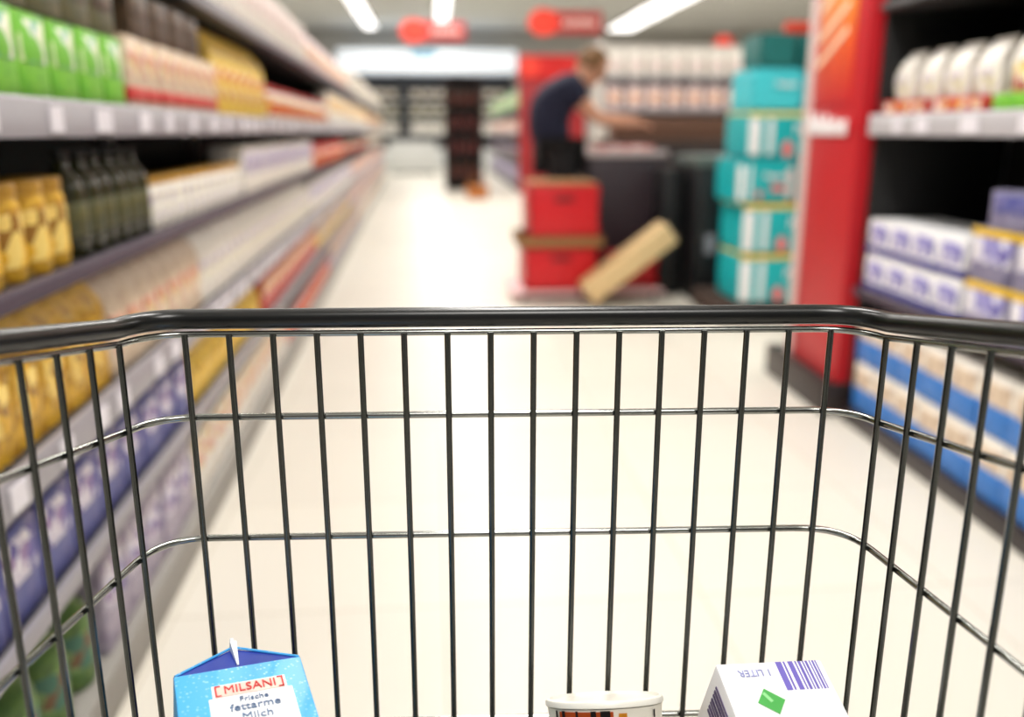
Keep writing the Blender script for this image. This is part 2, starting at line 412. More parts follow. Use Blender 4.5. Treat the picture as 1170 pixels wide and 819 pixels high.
yellow = print_mat('yellow_print_board', [(228, 176, 30), (240, 205, 80), (208, 150, 20)], 18, kind='n')
yellowp = print_mat('yellow_panel_print', [(240, 220, 150), (200, 60, 40), (240, 190, 40), (250, 240, 200)], 40)
lilac = print_mat('lilac_print', [(150, 138, 166), (182, 172, 190), (112, 100, 142)], 18, kind='n')
lilacp = print_mat('lilac_panel_print', [(90, 80, 160), (220, 214, 230), (150, 120, 170), (236, 232, 240)], 40)
bluep = print_mat('blue_print', [(56, 60, 130), (84, 90, 158), (128, 120, 156)], 18, kind='n')
red = print_mat('red_print', [(186, 30, 34), (206, 60, 50), (150, 24, 30)], 18, kind='n')
redpn = print_mat('red_panel_print', [(240, 210, 190), (200, 40, 40), (240, 190, 60), (250, 240, 230)], 40)
olive = print_mat('olive_print', [(96, 88, 44), (70, 74, 46), (130, 108, 50)], 18, kind='n')
brown = print_mat('brown_print', [(96, 70, 44), (60, 44, 30), (130, 96, 60)], 18, kind='n')
teal = mat('teal_wrap', (16, 178, 184), .35, noise=.12, scale=8)
pinkw = print_mat('pink_white_print', [(240, 224, 222), (230, 190, 190), (246, 240, 236), (214, 160, 156)], 30, kind='n')
blackcap = mat('black_cap', (24, 22, 22), .4); redcap = mat('red_cap', (190, 30, 30), .4); goldcap = mat('gold_cap', (200, 150, 50), .35)

# ------------------------------------------------------------------ gondolas
def rail_tickets(n_, L0, L1, z0, z1, side, fr_obj):
    t = MB(); y = L0; k = 0
    while y < L1-.1:
        w = random.uniform(.05, .09)
        t.box(side*.001 if side > 0 else -.0035, .0035 if side > 0 else -.001, y, y+w, z0+.008, z1-.008)
        y += w+random.uniform(.04, .22)
    t.build('price_tickets', mat('price_ticket_paper', (232, 228, 236), .5), fr_obj)['kind'] = 'stuff'
def gondola(name, fr, side, y0, y1, levels, topz, depth, lab, backm=dark_steel, plinth=.1, plinthm=dark_steel):
    t = empty(name, fr.M.translation, (0, 0, fr.rz)); tag(t, lab, 'shelving unit')
    xb = -side*depth
    bxs = lambda a, c: (min(a, c), max(a, c))
    X = bxs(xb, xb-side*.03)
    MB().box(*X, y0, y1, 0, topz, .003).build('back_panel', backm, t)
    MB().box(*bxs(xb, 0), y0, y1, 0, plinth, .004).build('plinth', plinthm, t)
    n = max(2, int((y1-y0)/1.25)+1)
    for i in range(n+1):
        y = y0+(y1-y0)*i/n
        MB().box(*bxs(xb, xb+side*.04), y-.02, y+.02, plinth, topz, .003).build('upright', steel_grey, t)
    for (z0, z1, rm, tick) in levels:      # z1 = walking surface of the shelf, z0 = bottom of its front rail
        s = MB().box(*bxs(xb, -side*.012), y0, y1, z1-.028, z1, .002).build('shelf_board', dark_steel, t)
        MB().prism([(0, z0), (-side*.012, z0), (-side*.012, z1+.004), (-side*.003, z1+.004), (0, z1)], y0, y1, 'y').build('price_rail', rm, s)
        if tick: rail_tickets(12, y0, y1, z0, z1, side, s)
    return t
railgrey = mat('rail_grey_plastic', (150, 146, 152), .35); raildark = mat('rail_dark_plastic', (62, 50, 66), .4); 
gondola('shelving_gondola', LEFT, 1, .75, 19.5, [(.52, .575, railgrey, True), (.8, .825, raildark, False), (1.04, 1.097, railgrey, True), (1.385, 1.42, raildark, False), (.315, .34, railgrey, False)], 1.85, .45,
        'long shelving gondola full of groceries along the left of the aisle', plinth=.09, plinthm=mat('grey_plinth', (150, 146, 140), .45))
gL = LEFT
# --- left, shelf at 1.097
run(gL, P_box('tea_box', .12, .2, .135, green, greenp, 'bright green box on the eye-level shelf, nearest end of left gondola', 'box', 'green boxes at the near end of the left eye-level shelf'), 1, 1.097, .95, 1.98, .125)
run(gL, P_box('cookie_box', .14, .18, .10, olive, brown, 'olive and brown box stacked on the bright green boxes', 'box', 'olive boxes on top of the green boxes'), 1, 1.2335, .95, 1.95, .15)
run(gL, P_box('biscuit_box', .124, .2, .15, beige, beigep, 'beige and pink box on left eye-level shelf beside the green boxes', 'box', 'beige boxes on the left eye-level shelf', red), 1, 1.097, 2.0, 2.9, .135)
run(gL, P_box('chocolate_box', .15, .18, .10, brown, brown, 'dark brown box stacked on the beige and pink boxes', 'box', 'dark brown boxes stacked on beige boxes'), 1, 1.2485, 2.05, 2.7, .16)
run(gL, P_bag('crisp_bag', .138, .1, .25, yellow, yellowp, 'tall yellow bag on the left eye-level shelf behind the beige boxes', 'bag', 'tall yellow bags on the left eye-level shelf'), 1, 1.097, 2.92, 3.95, .15, back=.04)
run(gL, P_jar('spice_jar', .035, .14, creamw, yellowp, redcap, 'cream jar with red lid on left eye-level shelf', 'jar', 'cream jars on the left eye-level shelf'), 1, 1.097, 4.0, 6.6, .085)
run(gL, P_box('cereal_box', .16, .08, .23, creamw, yellowp, 'cream and yellow upright box far along the left eye-level shelf', 'box', 'upright cream boxes far along left eye-level shelf'), 1, 1.097, 6.7, 12.5, .19)
run(gL, P_box('cracker_box', .2, .08, .2, beige, redpn, 'beige and red box at the distant end of left eye-level shelf', 'box', 'beige boxes at the distant end of left eye-level shelf'), 1, 1.097, 12.6, 19.3, .25)
# --- left, top shelf 1.42
run(gL, P_box('storage_carton', .2, .25, .2, creamw, pinkw, 'pale white carton on top shelf of left gondola, near half', 'box', 'pale cartons on the left top shelf'), 1, 1.42, 1.5, 5.4, .22)
run(gL, P_bag('pasta_bag', .16, .1, .22, pinkw, redpn, 'pale pink bag with red print on top shelf of left gondola', 'bag', 'pink bags on the left top shelf'), 1, 1.42, 5.5, 9.3, .19, back=.05)
run(gL, P_box('paper_carton', .26, .2, .24, creamw, creamp, 'white carton at the far end of left top shelf', 'box', 'white cartons at the far end of left top shelf'), 1, 1.42, 9.4, 19.2, .32)
# --- left, shelf .825
run(gL, P_jar('honey_jar', .045, .15, gold, goldp, goldcap, 'golden jar on left gondola second shelf, nearest the viewer', 'jar', 'golden jars on the left second shelf'), 1, .825, .9, 1.62, .095)
run(gL, P_bottle('oil_bottle', .036, .19, mat('olive_glass', (46, 46, 22), .15), olive, blackcap, 'dark olive bottle beside the golden jars on left second shelf', 'bottle', 'dark olive bottles on the left second shelf'), 1, .825, 1.64, 2.1, .08)
run(gL, P_jar('mustard_jar', .04, .12, creamw, creamp, goldcap, 'cream jar with gold lid on left second shelf beside the dark bottles', 'jar', 'cream jars on the left second shelf'), 1, .825, 2.12, 3.2, .086)
run(gL, P_box('soup_packet', .11, .12, .17, creamw, lilacp, 'white and lilac packet on the left second shelf', 'box', 'white and lilac packets on the left second shelf'), 1, .825, 3.25, 5.5, .12)
run(gL, P_jar('jam_jar', .045, .15, red, redpn, redcap, 'bright red jar midway along the left second shelf', 'jar', 'red jars on the left second shelf'), 1, .825, 5.55, 8.0, .11)
run(gL, P_bottle('sauce_bottle', .04, .19, brown, redpn, blackcap, 'brown sauce bottle far along the left second shelf', 'bottle', 'brown bottles far along the left second shelf'), 1, .825, 8.1, 12.5, .15)
run(gL, P_jar('pickle_jar', .055, .15, olive, creamp, goldcap, 'olive green jar at the distant end of left second shelf', 'jar', 'olive jars at the distant end of the left second shelf'), 1, .825, 12.6, 19.2, .22)
# --- left, shelf .575
run(gL, P_bag('coffee_bag', .1, .075, .2, gold, goldp, 'golden yellow bag on left third shelf below the golden jars', 'bag', 'golden bags on the left third shelf'), 1, .575, .9, 1.72, .105, back=.03)
run(gL, P_bag('flour_bag', .11, .08, .19, beige, beigep, 'beige paper bag beside the golden bags on left third shelf', 'bag', 'beige bags on the left third shelf'), 1, .575, 1.74, 2.5, .115, back=.03)
run(gL, P_bag('sugar_bag', .1, .08, .19, creamw, creamp, 'white bag with pale green print on left third shelf', 'bag', 'white bags on the left third shelf'), 1, .575, 2.52, 5.2, .11, back=.03)
run(gL, P_box('rice_box', .12, .1, .18, creamw, lilacp, 'white box with violet print on left third shelf', 'box', 'white and violet boxes on the left third shelf'), 1, .575, 5.25, 9, .14)
run(gL, P_box('noodle_box', .16, .1, .17, pinkw, redpn, 'pinkish box far along the left third shelf', 'box', 'pinkish boxes far along left third shelf'), 1, .575, 9.1, 19.2, .24)
# --- left, shelf .34
run(gL, P_box('tissue_box', .13, .14, .15, bluep, lilacp, 'blue and lilac box on left fourth shelf, nearest the viewer', 'box', 'blue and lilac boxes on the left fourth shelf'), 1, .34, .9, 2.25, .135)
run(gL, P_bag('lentil_bag', .1, .08, .145, yellow, goldp, 'yellow bag on left fourth shelf beside the blue boxes', 'bag', 'yellow bags on the left fourth shelf'), 1, .34, 2.3, 3.4, .105, back=.03)
run(gL, P_box('tomato_carton', .1, .08, .15, red, redpn, 'red carton on left fourth shelf behind the yellow bags', 'box', 'red cartons on the left fourth shelf'), 1, .34, 3.45, 5.4, .105)
run(gL, P_box('mixed_pack', .12, .1, .15, yellow, lilacp, 'yellow pack with blue print far along left fourth shelf', 'box', 'yellow packs far along the left fourth shelf'), 1, .34, 5.5, 8.6, .14)
run(gL, P_box('pink_pack', .16, .1, .15, pinkw, redpn, 'pale pink pack at the distant end of left fourth shelf', 'box', 'pale pink packs at the distant end of the left fourth shelf'), 1, .34, 8.7, 19.2, .26)
# --- left, bottom .09
run(gL, P_bottle('detergent_bottle', .05, .21, print_mat('dark_green_print', [(70, 112, 50), (96, 130, 60), (60, 84, 50)], 18, kind='n'), print_mat('dark_green_panel_print', [(120, 150, 90), (60, 110, 90), (110, 80, 50)], 40), goldcap, 'green bottle on the lowest left shelf, nearest the viewer', 'bottle', 'green bottles on the lowest left shelf'), 1, .09, .8, 1.5, .11)
run(gL, P_box('washing_powder_box', .13, .16, .19, lilac, lilacp, 'lilac box on the lowest left shelf beside the green bottles', 'box', 'lilac boxes on the lowest left shelf'), 1, .09, 1.52, 2.2, .15)
run(gL, P_box('salt_box', .12, .14, .18, creamw, beigep, 'pale cream box on the lowest left shelf beside the lilac boxes', 'box', 'cream boxes on the lowest left shelf'), 1, .09, 2.22, 4.0, .125)
run(gL, P_jar('bean_can', .04, .13, red, redpn, steel_grey, 'red tin with steel lid on the lowest left shelf', 'tin', 'red tins on the lowest left shelf'), 1, .09, 4.02, 6.2, .09)
run(gL, P_box('juice_pack', .12, .1, .18, lilac, yellowp, 'lilac and yellow pack far along the lowest left shelf', 'box', 'lilac packs far along the lowest left shelf'), 1, .09, 6.3, 10, .16)
run(gL, P_box('water_pack', .2, .12, .18, creamw, redpn, 'white and red pack at the distant end of the lowest left shelf', 'box', 'white packs at the distant end of the lowest left shelf'), 1, .09, 10.1, 19.2, .28)

# --- right gondola
gR = RIGHT
railwhite = mat('rail_white_plastic', (178, 174, 178), .3)
rg = gondola('shelving_gondola', RIGHT, -1, .9, 3.025, [(1.035, 1.1, railwhite, True), (.48, .5, raildark, False), (1.44, 1.46, dark_steel, False)], 1.9, .5,
        'dark shelving gondola at right edge beside the red post panel', backm=mat('black_back_panel', (10, 9, 10), .6), plinth=.06, plinthm=mat('brown_black_plinth', (40, 30, 30), .4))
MB().box(.02, .49, 2.998, 3.022, .08, 1.89, .002).build('end_wall', mat('black_back_panel', (10, 9, 10), .6), rg)
def P_tray(name, w, d, h, body, pk, lab, cat, group):
    t = empty(name)
    m = MB().box(-w/2, w/2, 0, .004, 0, h, .001).box(-w/2, w/2, d-.004, d, 0, h, .001).box(-w/2, -w/2+.004, 0, d, 0, h, .001).box(w/2-.004, w/2, 0, d, 0, h, .001).box(-w/2, w/2, 0, d, 0, .004)
    m.build('tray_wall', body, t)
    MB().box(-w*.4, w*.4, -.0012, .001, h*.2, h*.8).build('tray_print', pk, t)
    return tag(t, lab, cat, group)
run(gR, P_tray('display_tray', .305, .3, .045, red, redpn, 'low red display tray under cream packets on the right upper shelf', 'tray', 'red display trays on the right upper shelf'), -1, 1.1, 2.36, 2.99, .315, back=.018)
run(gR, P_tray('display_tray', .272, .3, .045, green, green, 'low green display tray at right edge of the upper shelf', 'tray', 'green display trays on the right upper shelf'), -1, 1.1, 1.5, 2.34, .28, back=.018)
run(gR, P_bag('bread_bag', .115, .09, .185, creamw, creamp, 'cream packet standing in a red tray on the right upper shelf', 'bag', 'cream packets in the red trays'), -1, 1.1046, 2.36, 2.99, .1575, back=.055, xstep=.115, rows=2)
run(gR, P_bag('rusk_bag', .105, .09, .2, creamw, yellowp, 'cream and yellow packet in a green tray at the right edge', 'bag', 'cream packets in the green trays'), -1, 1.1046, 1.5, 2.34, .14, back=.055)
vioblue = print_mat('violet_white_pack', [(236, 234, 242), (150, 146, 204), (225, 222, 238), (96, 90, 170)], 26)
blueband = mat('deep_blue_band', (44, 46, 140), .4); yellowband = mat('yellow_band', (232, 190, 24), .4); skyblue = mat('sky_blue_label', (44, 116, 196), .4, noise=.35)
greyviolet = print_mat('grey_violet_pack', [(96, 92, 130), (140, 136, 166), (70, 66, 104)], 20, kind='n')
def P_case(name, w, d, h, body, panel, band, lab, cat, group, btop=False):
    t = empty(name)
    MB().box(-w/2, w/2, 0, d, 0, h, .004).build('pack_body', body, t)
    MB().box(-w*.44, w*.44, -.0015, .001, h*.34, h*.86, .001).build('front_panel', panel, t)
    a, c = (h*.84, h*.99) if btop else ((h*.02, h*.5) if band.name == 'sky_blue_label' else (h*.06, h*.26))
    MB().box(-w/2-.001, w/2+.001, -.002, d*.9, a, c, .001).build('colour_band', band, t)
    return tag(t, lab, cat, group)
run(gR, P_case('milk_multipack', .147, .25, .125, white, vioblue, blueband, 'white and violet multipack with blue band on the right middle shelf', 'multipack', 'violet multipacks on the right middle shelf'), -1, .5, 2.38, 2.99, .165, lv=1, dz=.127)
run(gR, P_case('drink_multipack', .2, .25, .145, greyviolet, vioblue, yellowband, 'grey-violet multipack with yellow band at the right edge, middle shelf', 'multipack', 'yellow-banded multipacks on the right middle shelf', True), -1, .5, 1.3, 2.36, .21, lv=1, dz=.147)
run(gR, P_box('blue_carton', .2, .22, .1, greyviolet, bluep, 'dark blue carton stacked on the yellow-banded multipacks at right', 'box', 'dark blue cartons on the yellow-banded multipacks'), -1, .7955, 1.4, 2.3, .21)
run(gR, P_case('sugar_case', .146, .2, .175, creamw, beige, skyblue, 'cream case with bright blue band on the lowest right shelf', 'multipack', 'blue-banded cream cases on the lowest right shelf'), -1, .06, 1.3, 2.99, .155, lv=1, dz=.178)

# red end post panel of the right gondola
ep = empty('end_post_panel', gR.M @ Vector((0, 3.28, 0)), (0, 0, gR.rz)); tag(ep, 'tall red panel at the end of the right gondola with orange poster', 'panel')
MB().box(-.02, .5, -.22, .22, .075, 2.35, .006).build('panel_board', redp, ep)
MB().box(-.035, .5, .222, .27, .075, 2.35, .006).build('edge_post', mat('pale_pink_post', (224, 200, 196), .4), ep)
MB().box(-.06, .52, -.225, .42, 0, .13, .006).build('base_block', mat('brown_black_plinth', (40, 30, 30), .4), ep)
def poster_mat():
    m = bpy.data.materials.new('orange_red_poster'); m.use_nodes = True; nt = m.node_tree; b = nt.nodes['Principled BSDF']
    tc = nt.nodes.new('ShaderNodeTexCoord'); s = nt.nodes.new('ShaderNodeSeparateXYZ'); nt.links.new(tc.outputs['Object'], s.inputs[0])
    mr = nt.nodes.new('ShaderNodeMapRange'); mr.inputs[1].default_value = 1.15; mr.inputs[2].default_value = 1.62
    nt.links.new(s.outputs[2], mr.inputs[0]); r = nt.nodes.new('ShaderNodeValToRGB'); el = r.color_ramp.elements
    el[0].color = (*lin((208, 26, 40)), 1); el[1].color = (*lin((252, 176, 70)), 1); e = el.new(.45); e.color = (*lin((240, 96, 40)), 1)
    nt.links.new(mr.outputs[0], r.inputs[0]); nt.links.new(r.outputs[0], b.inputs['Base Color']); b.inputs['Roughness'].default_value = .35
    return m
MB().box(-.025, -.019, -.13, .19, 1.15, 2.2, .001).build('poster', poster_mat(), ep)
st = MB()
for z in (1.36, 1.45, 1.56, 1.68):
    st.box(-.028, -.024, -.11, .17, -.011, .011, M=T(0, .03, z) @ RX(math.radians(-24)))
st.build('poster_strokes', mat('pale_orange_ink', (255, 226, 190), .4), ep)
MB().box(-.026, -.018, -.19, .19, 1.04, 1.1, .001).build('ticket_holder', redp, ep)
wr = MB()
for i, (yy, hh) in enumerate(((.2, .085), (.165, .06), (.125, .08), (.085, .055), (.045, .075), (.005, .05), (-.035, .06), (-.08, .05), (-.12, .055))):
    wr.box(-.03, -.025, yy-.016, yy+.016, 1.035, 1.035+hh, .002)
wr.build('white_print_strokes', white, ep)

# ------------------------------------------------------------------ stack of nappy packs
def nappy(w, d, h, x, z, label, heart=True, tone=teal, white_side=True, y=4.7, rz=0, top=None, txt=True):
    t = empty('nappy_pack', (x+.075, y, z), (0, 0, rz)); tag(t, label, 'nappy pack')
    m = MB(); b = bmesh.new(); bmesh.ops.create_cube(b, size=1)
    bmesh.ops.subdivide_edges(b, edges=b.edges[:], cuts=4, use_grid_fill=True)
    for v in b.verts:
        X, Y, Z = v.co
        v.co = Vector((X*w*(1+.02*math.cos(Z*PI)), d/2+Y*d*(1+.03*math.cos(Z*PI)*math.cos(X*PI)), (Z+.5)*h))
    bmesh.ops.bevel(b, geom=[e for e in b.edges if len(e.link_faces) == 2 and e.calc_face_angle(0) > .8], offset=.012, segments=2, affect='EDGES')
    m._add(b); m.build('wrapped_body', tone, t)
    if top: MB().box(-w/2, w/2, -.004, d, h*.9, h*1.0, .003).build('top_band', top, t)
    if white_side:
        MB().box(-w*.5-.002, -w*.40, -.009, .01, h*.06, h*.86, .004).box(-w*.32, -w*.27, -.012, .01, h*.06, h*.86, .003).build('white_stripe', white, t)
    if txt: text_obj('brand_lettering', 'Pampers', w*.13, white, t, T(w*.16, -d*.03-.007, h*.62) @ FRONT, depth=.002, bold=.001)
    if heart:
        MB().lathe([(0, -.006), (w*.09, -.004), (w*.1, 0), (w*.09, .004), (0, .006)], 20, M=T(w*.2, -d*.02-.006, h*.34) @ RX(PI/2) @ Matrix.Diagonal((1.3, .7, 1, 1))).build('pink_badge', mat('pink_badge', (232, 120, 120), .4), t)
        MB().lathe([(0, -.006), (w*.05, -.004), (w*.055, 0), (w*.05, .004), (0, .006)], 16, M=T(-w*.12, -d*.02-.006, h*.2) @ RX(PI/2) @ Matrix.Diagonal((1, 1.4, 1, 1))).build('pink_figure', mat('pink_badge', (232, 120, 120), .4), t)
        MB().box(w*.38, w*.47, -.013, .01, h*.08, h*.8, .003).build('pale_edge_panel', pinkw, t)
    return t
ybt = mat('yellow_top_band', (236, 196, 20), .4)
pal = MB()
for x in (1.62, 1.84, 2.06, 2.26): pal.box(x-.04, x+.04, 4.68, 5.28, .02, .09, .004)
for i in range(5): pal.box(1.58, 2.32, 4.68+i*.125, 4.76+i*.125, .09, .11, .003)
for i in (0, 2, 4): pal.box(1.58, 2.32, 4.68+i*.125, 4.76+i*.125, 0, .02, .003)
tag(pal.build('pallet', mat('dark_pallet_wood', (70, 52, 44), .8)), 'dark pallet under the stack of teal nappy packs', 'pallet')
nappy(.56, .4, .275, 1.885, .112, 'teal nappy pack with yellow top band, lowest of the stack', top=ybt)
nappy(.56, .4, .27, 1.885, .392, 'teal nappy pack with yellow top band, second from the bottom of the stack', top=ybt)
nappy(.31, .38, .235, 1.71, .668, 'smaller teal nappy pack with white stripes, left of the pair in mid-stack')
nappy(.2, .38, .225, 1.98, .668, 'small teal nappy pack, right of the pair in mid-stack beside red panel', white_side=False)
nappy(.54, .4, .235, 1.875, .912, 'wide teal nappy pack with pale yellow top on the pair of smaller packs', top=mat('pale_yellow_band', (232, 226, 120), .4))
c5 = mat('cyan_wrap', (70, 208, 220), .35, noise=.1, scale=8)
nappy(.26, .36, .215, 1.74, 1.156, 'light cyan pack near the top of the nappy stack', heart=False, tone=c5, white_side=False)
w6 = nappy(.24, .36, .205, 2.0, 1.156, 'cyan and white pack near top of the nappy stack beside red panel', heart=False, tone=c5, white_side=False, txt=False)
MB().box(-.11, .11, -.012, .01, .02, .14, .004).build('white_front_panel', white, w6)
dteal = mat('dark_teal_wrap', (22, 112, 110), .4, noise=.25, scale=14)
nappy(.19, .3, .17, 1.73, 1.375, 'dark teal pack at top left of the nappy stack', heart=False, tone=dteal, white_side=False, txt=False)
nappy(.2, .3, .17, 1.95, 1.375, 'dark teal pack at top right of the nappy stack', heart=False, tone=dteal, white_side=False, txt=False)
sg = MB().box(1.87, 2.05, 4.78, 4.84, 1.548, 1.61, .01)
tag(sg.build('red_carton', mat('orange_red_card', (226, 70, 44), .5)), 'small orange-red carton on top of the nappy stack', 'box')

# ------------------------------------------------------------------ crates, trolley, boxes
def crate(name, x0, x1, y0, y1, z0, z1, m, label, open_top=True):
    t = empty(name, ((x0+x1)/2, y0, z0)); w = x1-x0; d = y1-y0; h = z1-z0; s = .012
    q = MB().box(-w/2, w/2, 0, s, 0, h, .003).box(-w/2, w/2, d-s, d, 0, h, .003).box(-w/2, -w/2+s, 0, d, 0, h, .003).box(w/2-s, w/2, 0, d, 0, h, .003).box(-w/2, w/2, 0, d, 0, s)
    for z in (.12*h, .86*h): q.box(-w/2-.008, w/2+.008, -.008, .004, z, z+.016, .002)
    for x in (-w*.33, 0, w*.33): q.box(x-.006, x+.006, -.007, .002, .14*h, .62*h, .002)
    q.build('crate_body', m, t)
    MB().box(-w*.14, w*.14, -.009, .002, h*.68, h*.8, .003).build('hand_grip', mat('dark_red_plastic', (120, 10, 18), .5), t)
    return tag(t, label, 'crate')
redcrate = mat('red_crate_plastic', (206, 18, 30), .4, noise=.06)
base = empty('transport_dolly', (.96, 5.4, 0)); tag(base, 'low pale pink platform dolly under the red crates', 'dolly')
MB().box(-.5, .47, -.02, .53, .05, .075, .006).build('platform', mat('pink_white_plastic', (226, 184, 184), .5), base)
for sx in (-.42, .42):
    for sy in (.06, .45): MB().lathe([(0, -.012), (.025, -.012), (.025, .012), (0, .012)], 14, M=T(sx, sy, .025) @ RY(PI/2)).build('wheel', dark_steel, base)
crate('red_crate', .55, 1.0, 5.42, 5.9, .076, .345, redcrate, 'red plastic crate on the dolly, below the brown cardboard tray')
tr = MB().box(.51, 1.04, 5.4, 5.92, .346, .353).box(.51, 1.04, 5.4, 5.406, .346, .41, .002).box(.51, 1.04, 5.914, 5.92, .346, .41, .002).box(.51, .516, 5.4, 5.92, .346, .41, .002).box(1.034, 1.04, 5.4, 5.92, .346, .41, .002)
tag(tr.build('cardboard_tray', brownboard), 'flat brown cardboard tray between the two stacked red crates', 'tray')
crate('red_crate', .575, 1.005, 5.41, 5.9, .412, .725, redcrate, 'red plastic crate on top of the brown cardboard tray')
lid = MB().box(.58, 1.0, 5.42, 5.89, .726, .742, .003)
tag(lid.build('cardboard_sheet', brownboard), 'brown cardboard sheet lying on the upper red crate', 'cardboard')
crate('red_crate', 1.13, 1.41, 5.5, 5.9, .076, .26, redcrate, 'low red plastic crate on the dolly behind the slanted beige box')
sl = empty('beige_box', (1.16, 5.2, .26), (0, -math.radians(37), 0)); sl.location.z = .27; tag(sl, 'long beige cardboard box leaning at a slant beside the red crates', 'box')
bb = mat('beige_cardboard', (222, 192, 142), .7, noise=.05)
MB().box(-.31, .31, -.03, .18, -.065, .065, .004).build('box_body', bb, sl)
MB().box(-.31, .31, .055, .095, .0655, .0665).build('packing_tape', mat('tan_tape', (186, 150, 98), .4), sl)
MB().box(.3105, .316, -.028, .178, -.05, .062, .001).build('end_flap', mat('tan_flap', (236, 212, 168), .7), sl)

# black display bins
plum = mat('dark_plum_plastic', (52, 40, 48), .45)
bn = empty('display_bin', (1.3, 6.0, 0)); tag(bn, 'dark plum display bin in front of the shop worker', 'display bin')
q = MB().box(-.27, .27, 0, .03, .03, .92, .006).box(-.27, .27, .6, .63, .03, .92, .006).box(-.27, -.24, 0, .63, .03, .92, .006).box(.24, .27, 0, .63, .03, .92, .006).box(-.27, .27, 0, .63, .03, .06)
for i in range(9): q.box(-.26+.06*i, -.235+.06*i, -.008, .004, .06, .84, .003)
q.build('bin_body', plum, bn)
MB().box(-.28, .28, -.012, .012, .88, .925, .004).build('bin_rim', mat('pale_rim', (190, 178, 178), .4), bn)
MB().box(-.25, .25, .02, .61, .86, .875).build('bin_tray', mat('pale_rim', (190, 178, 178), .4), bn)
for s in (-1, 1):
    for y in (.05, .57): MB().lathe([(0, 0), (.02, 0), (.02, .03), (0, .03)], 12, (s*.22, y, 0)).build('foot', dark_steel, bn)
meatm = print_mat('pink_red_pack_print', [(226, 150, 140), (196, 60, 60), (240, 210, 204), (214, 120, 100)], 30, kind='n')
for i, (x, y, w) in enumerate(((1.14, 6.06, .13), (1.3, 6.05, .12), (1.46, 6.06, .12), (1.15, 6.3, .13), (1.31, 6.3, .11), (1.46, 6.29, .1))):
    m = empty('food_pack', (x, y, .8762), (0, 0, .03*(i-2)))
    MB().box(-w/2, w/2, 0, .17, 0, .05, .012, taper=.92).build('pack_tray', white, m)
    MB().box(-w*.42, w*.42, .012, .158, .046, .075, .012, taper=.85).build('pack_film', meatm, m)
    tag(m, 'pink and red food pack lying in the plum display bin', 'food pack', 'food packs in the display bin')
bk2 = empty('display_carton', (1.77, 5.38, 0)); tag(bk2, 'tall black display carton left of the teal nappy stack', 'display box')
blackcard = mat('black_card', (14, 16, 20), .45)
MB().box(-.16, .16, 0, .5, 0, .84, .006).build('carton_body', blackcard, bk2)
MB().box(-.17, .17, -.01, .51, .841, .9, .008).build('carton_lid', mat('grey_green_lid', (96, 108, 104), .4), bk2)
gd = MB()
for (x, z, w, h) in ((0.02, .56, .02, .12), (.05, .6, .02, .1), (.035, .52, .05, .02), (.06, .68, .03, .03)): gd.box(x-w/2, x+w/2, -.004, .001, z, z+h, .002)
gd.build('gold_print', mat('gold_ink', (150, 106, 40), .35), bk2)
MB().box(-.09, -.03, -.004, .001, .3, .42, .002).build('white_print_mark', mat('pale_grey_ink', (150, 150, 160), .4), bk2)
db = empty('display_carton', (1.525, 5.62, 0)); tag(db, 'black carton standing between the plum bin and the tall black carton', 'display box')
MB().box(-.062, .062, 0, .3, 0, .8, .006).build('carton_body', blackcard, db)
MB().box(-.064, .064, -.002, .302, .8, .815, .003).build('carton_lid', mat('dark_grey_lid', (44, 44, 46), .4), db)

# long brown box the worker reaches for, on a rear counter
rc = empty('rear_counter', (1.9, 6.72, 0)); tag(rc, 'dark counter behind the display bins carrying the long brown box', 'counter')
MB().box(-.62, .62, 0, .5, .05, .95, .006).build('counter_body', mat('counter_body', (48, 34, 34), .5), rc)
MB().box(-.64, .64, -.02, .52, .951, .985, .006).build('counter_top', mat('counter_top', (92, 74, 66), .4), rc)
MB().box(-.6, .6, .02, .48, 0, .05).build('counter_base', dark_steel, rc)
lb = empty('long_brown_box', (1.88, 6.75, .9865)); tag(lb, 'long brown cardboard box the worker reaches towards', 'box')
MB().box(-.52, .52, 0, .3, 0, .165, .005).build('box_body', mat('dark_brown_cardboard', (110, 78, 62), .8), lb)
MB().box(-.52, .52, .13, .17, .1655, .1665).build('packing_tape', mat('tan_tape', (186, 150, 98), .4), lb)

# ------------------------------------------------------------------ shop worker
pr = empty('person', (.86, 6.2, 0))
tag(pr, 'person in navy T-shirt and black trousers leaning and reaching right behind red crates', 'person')
skin = mat('skin', (206, 150, 122), .5, noise=.05)
navy = mat('navy_cloth', (13, 17, 46), .8, noise=.2, scale=40); trou = mat('black_cloth', (16, 16, 20), .85, noise=.2, scale=40)
def skinmesh(name, verts, edges, radii, m, parent, root=0, sub=2, loc=None):
    me = bpy.data.meshes.new(name); me.from_pydata(verts, edges, []); o = bpy.data.objects.new(name, me); C.objects.link(o)
    md = o.modifiers.new('s', 'SKIN'); md.use_smooth_shade = True
    if not me.skin_vertices: 
        bpy.context.view_layer.objects.active = o
    for i, r in enumerate(radii):
        r = r if isinstance(r, tuple) else (r, r)
        me.skin_vertices[0].data[i].radius = r; me.skin_vertices[0].data[i].use_root = (i == root)
    sb = o.modifiers.new('u', 'SUBSURF'); sb.levels = sub; sb.render_levels = sub
    bpy.context.view_layer.update()
    me2 = bpy.data.meshes.new_from_object(o.evaluated_get(bpy.context.evaluated_depsgraph_get()))
    bpy.data.objects.remove(o); me2.materials.clear(); me2.materials.append(m); me2.name = name
    me2.polygons.foreach_set('use_smooth', [True]*len(me2.polygons))
    o = bpy.data.objects.new(name, me2); C.objects.link(o); o.parent = parent
    return o
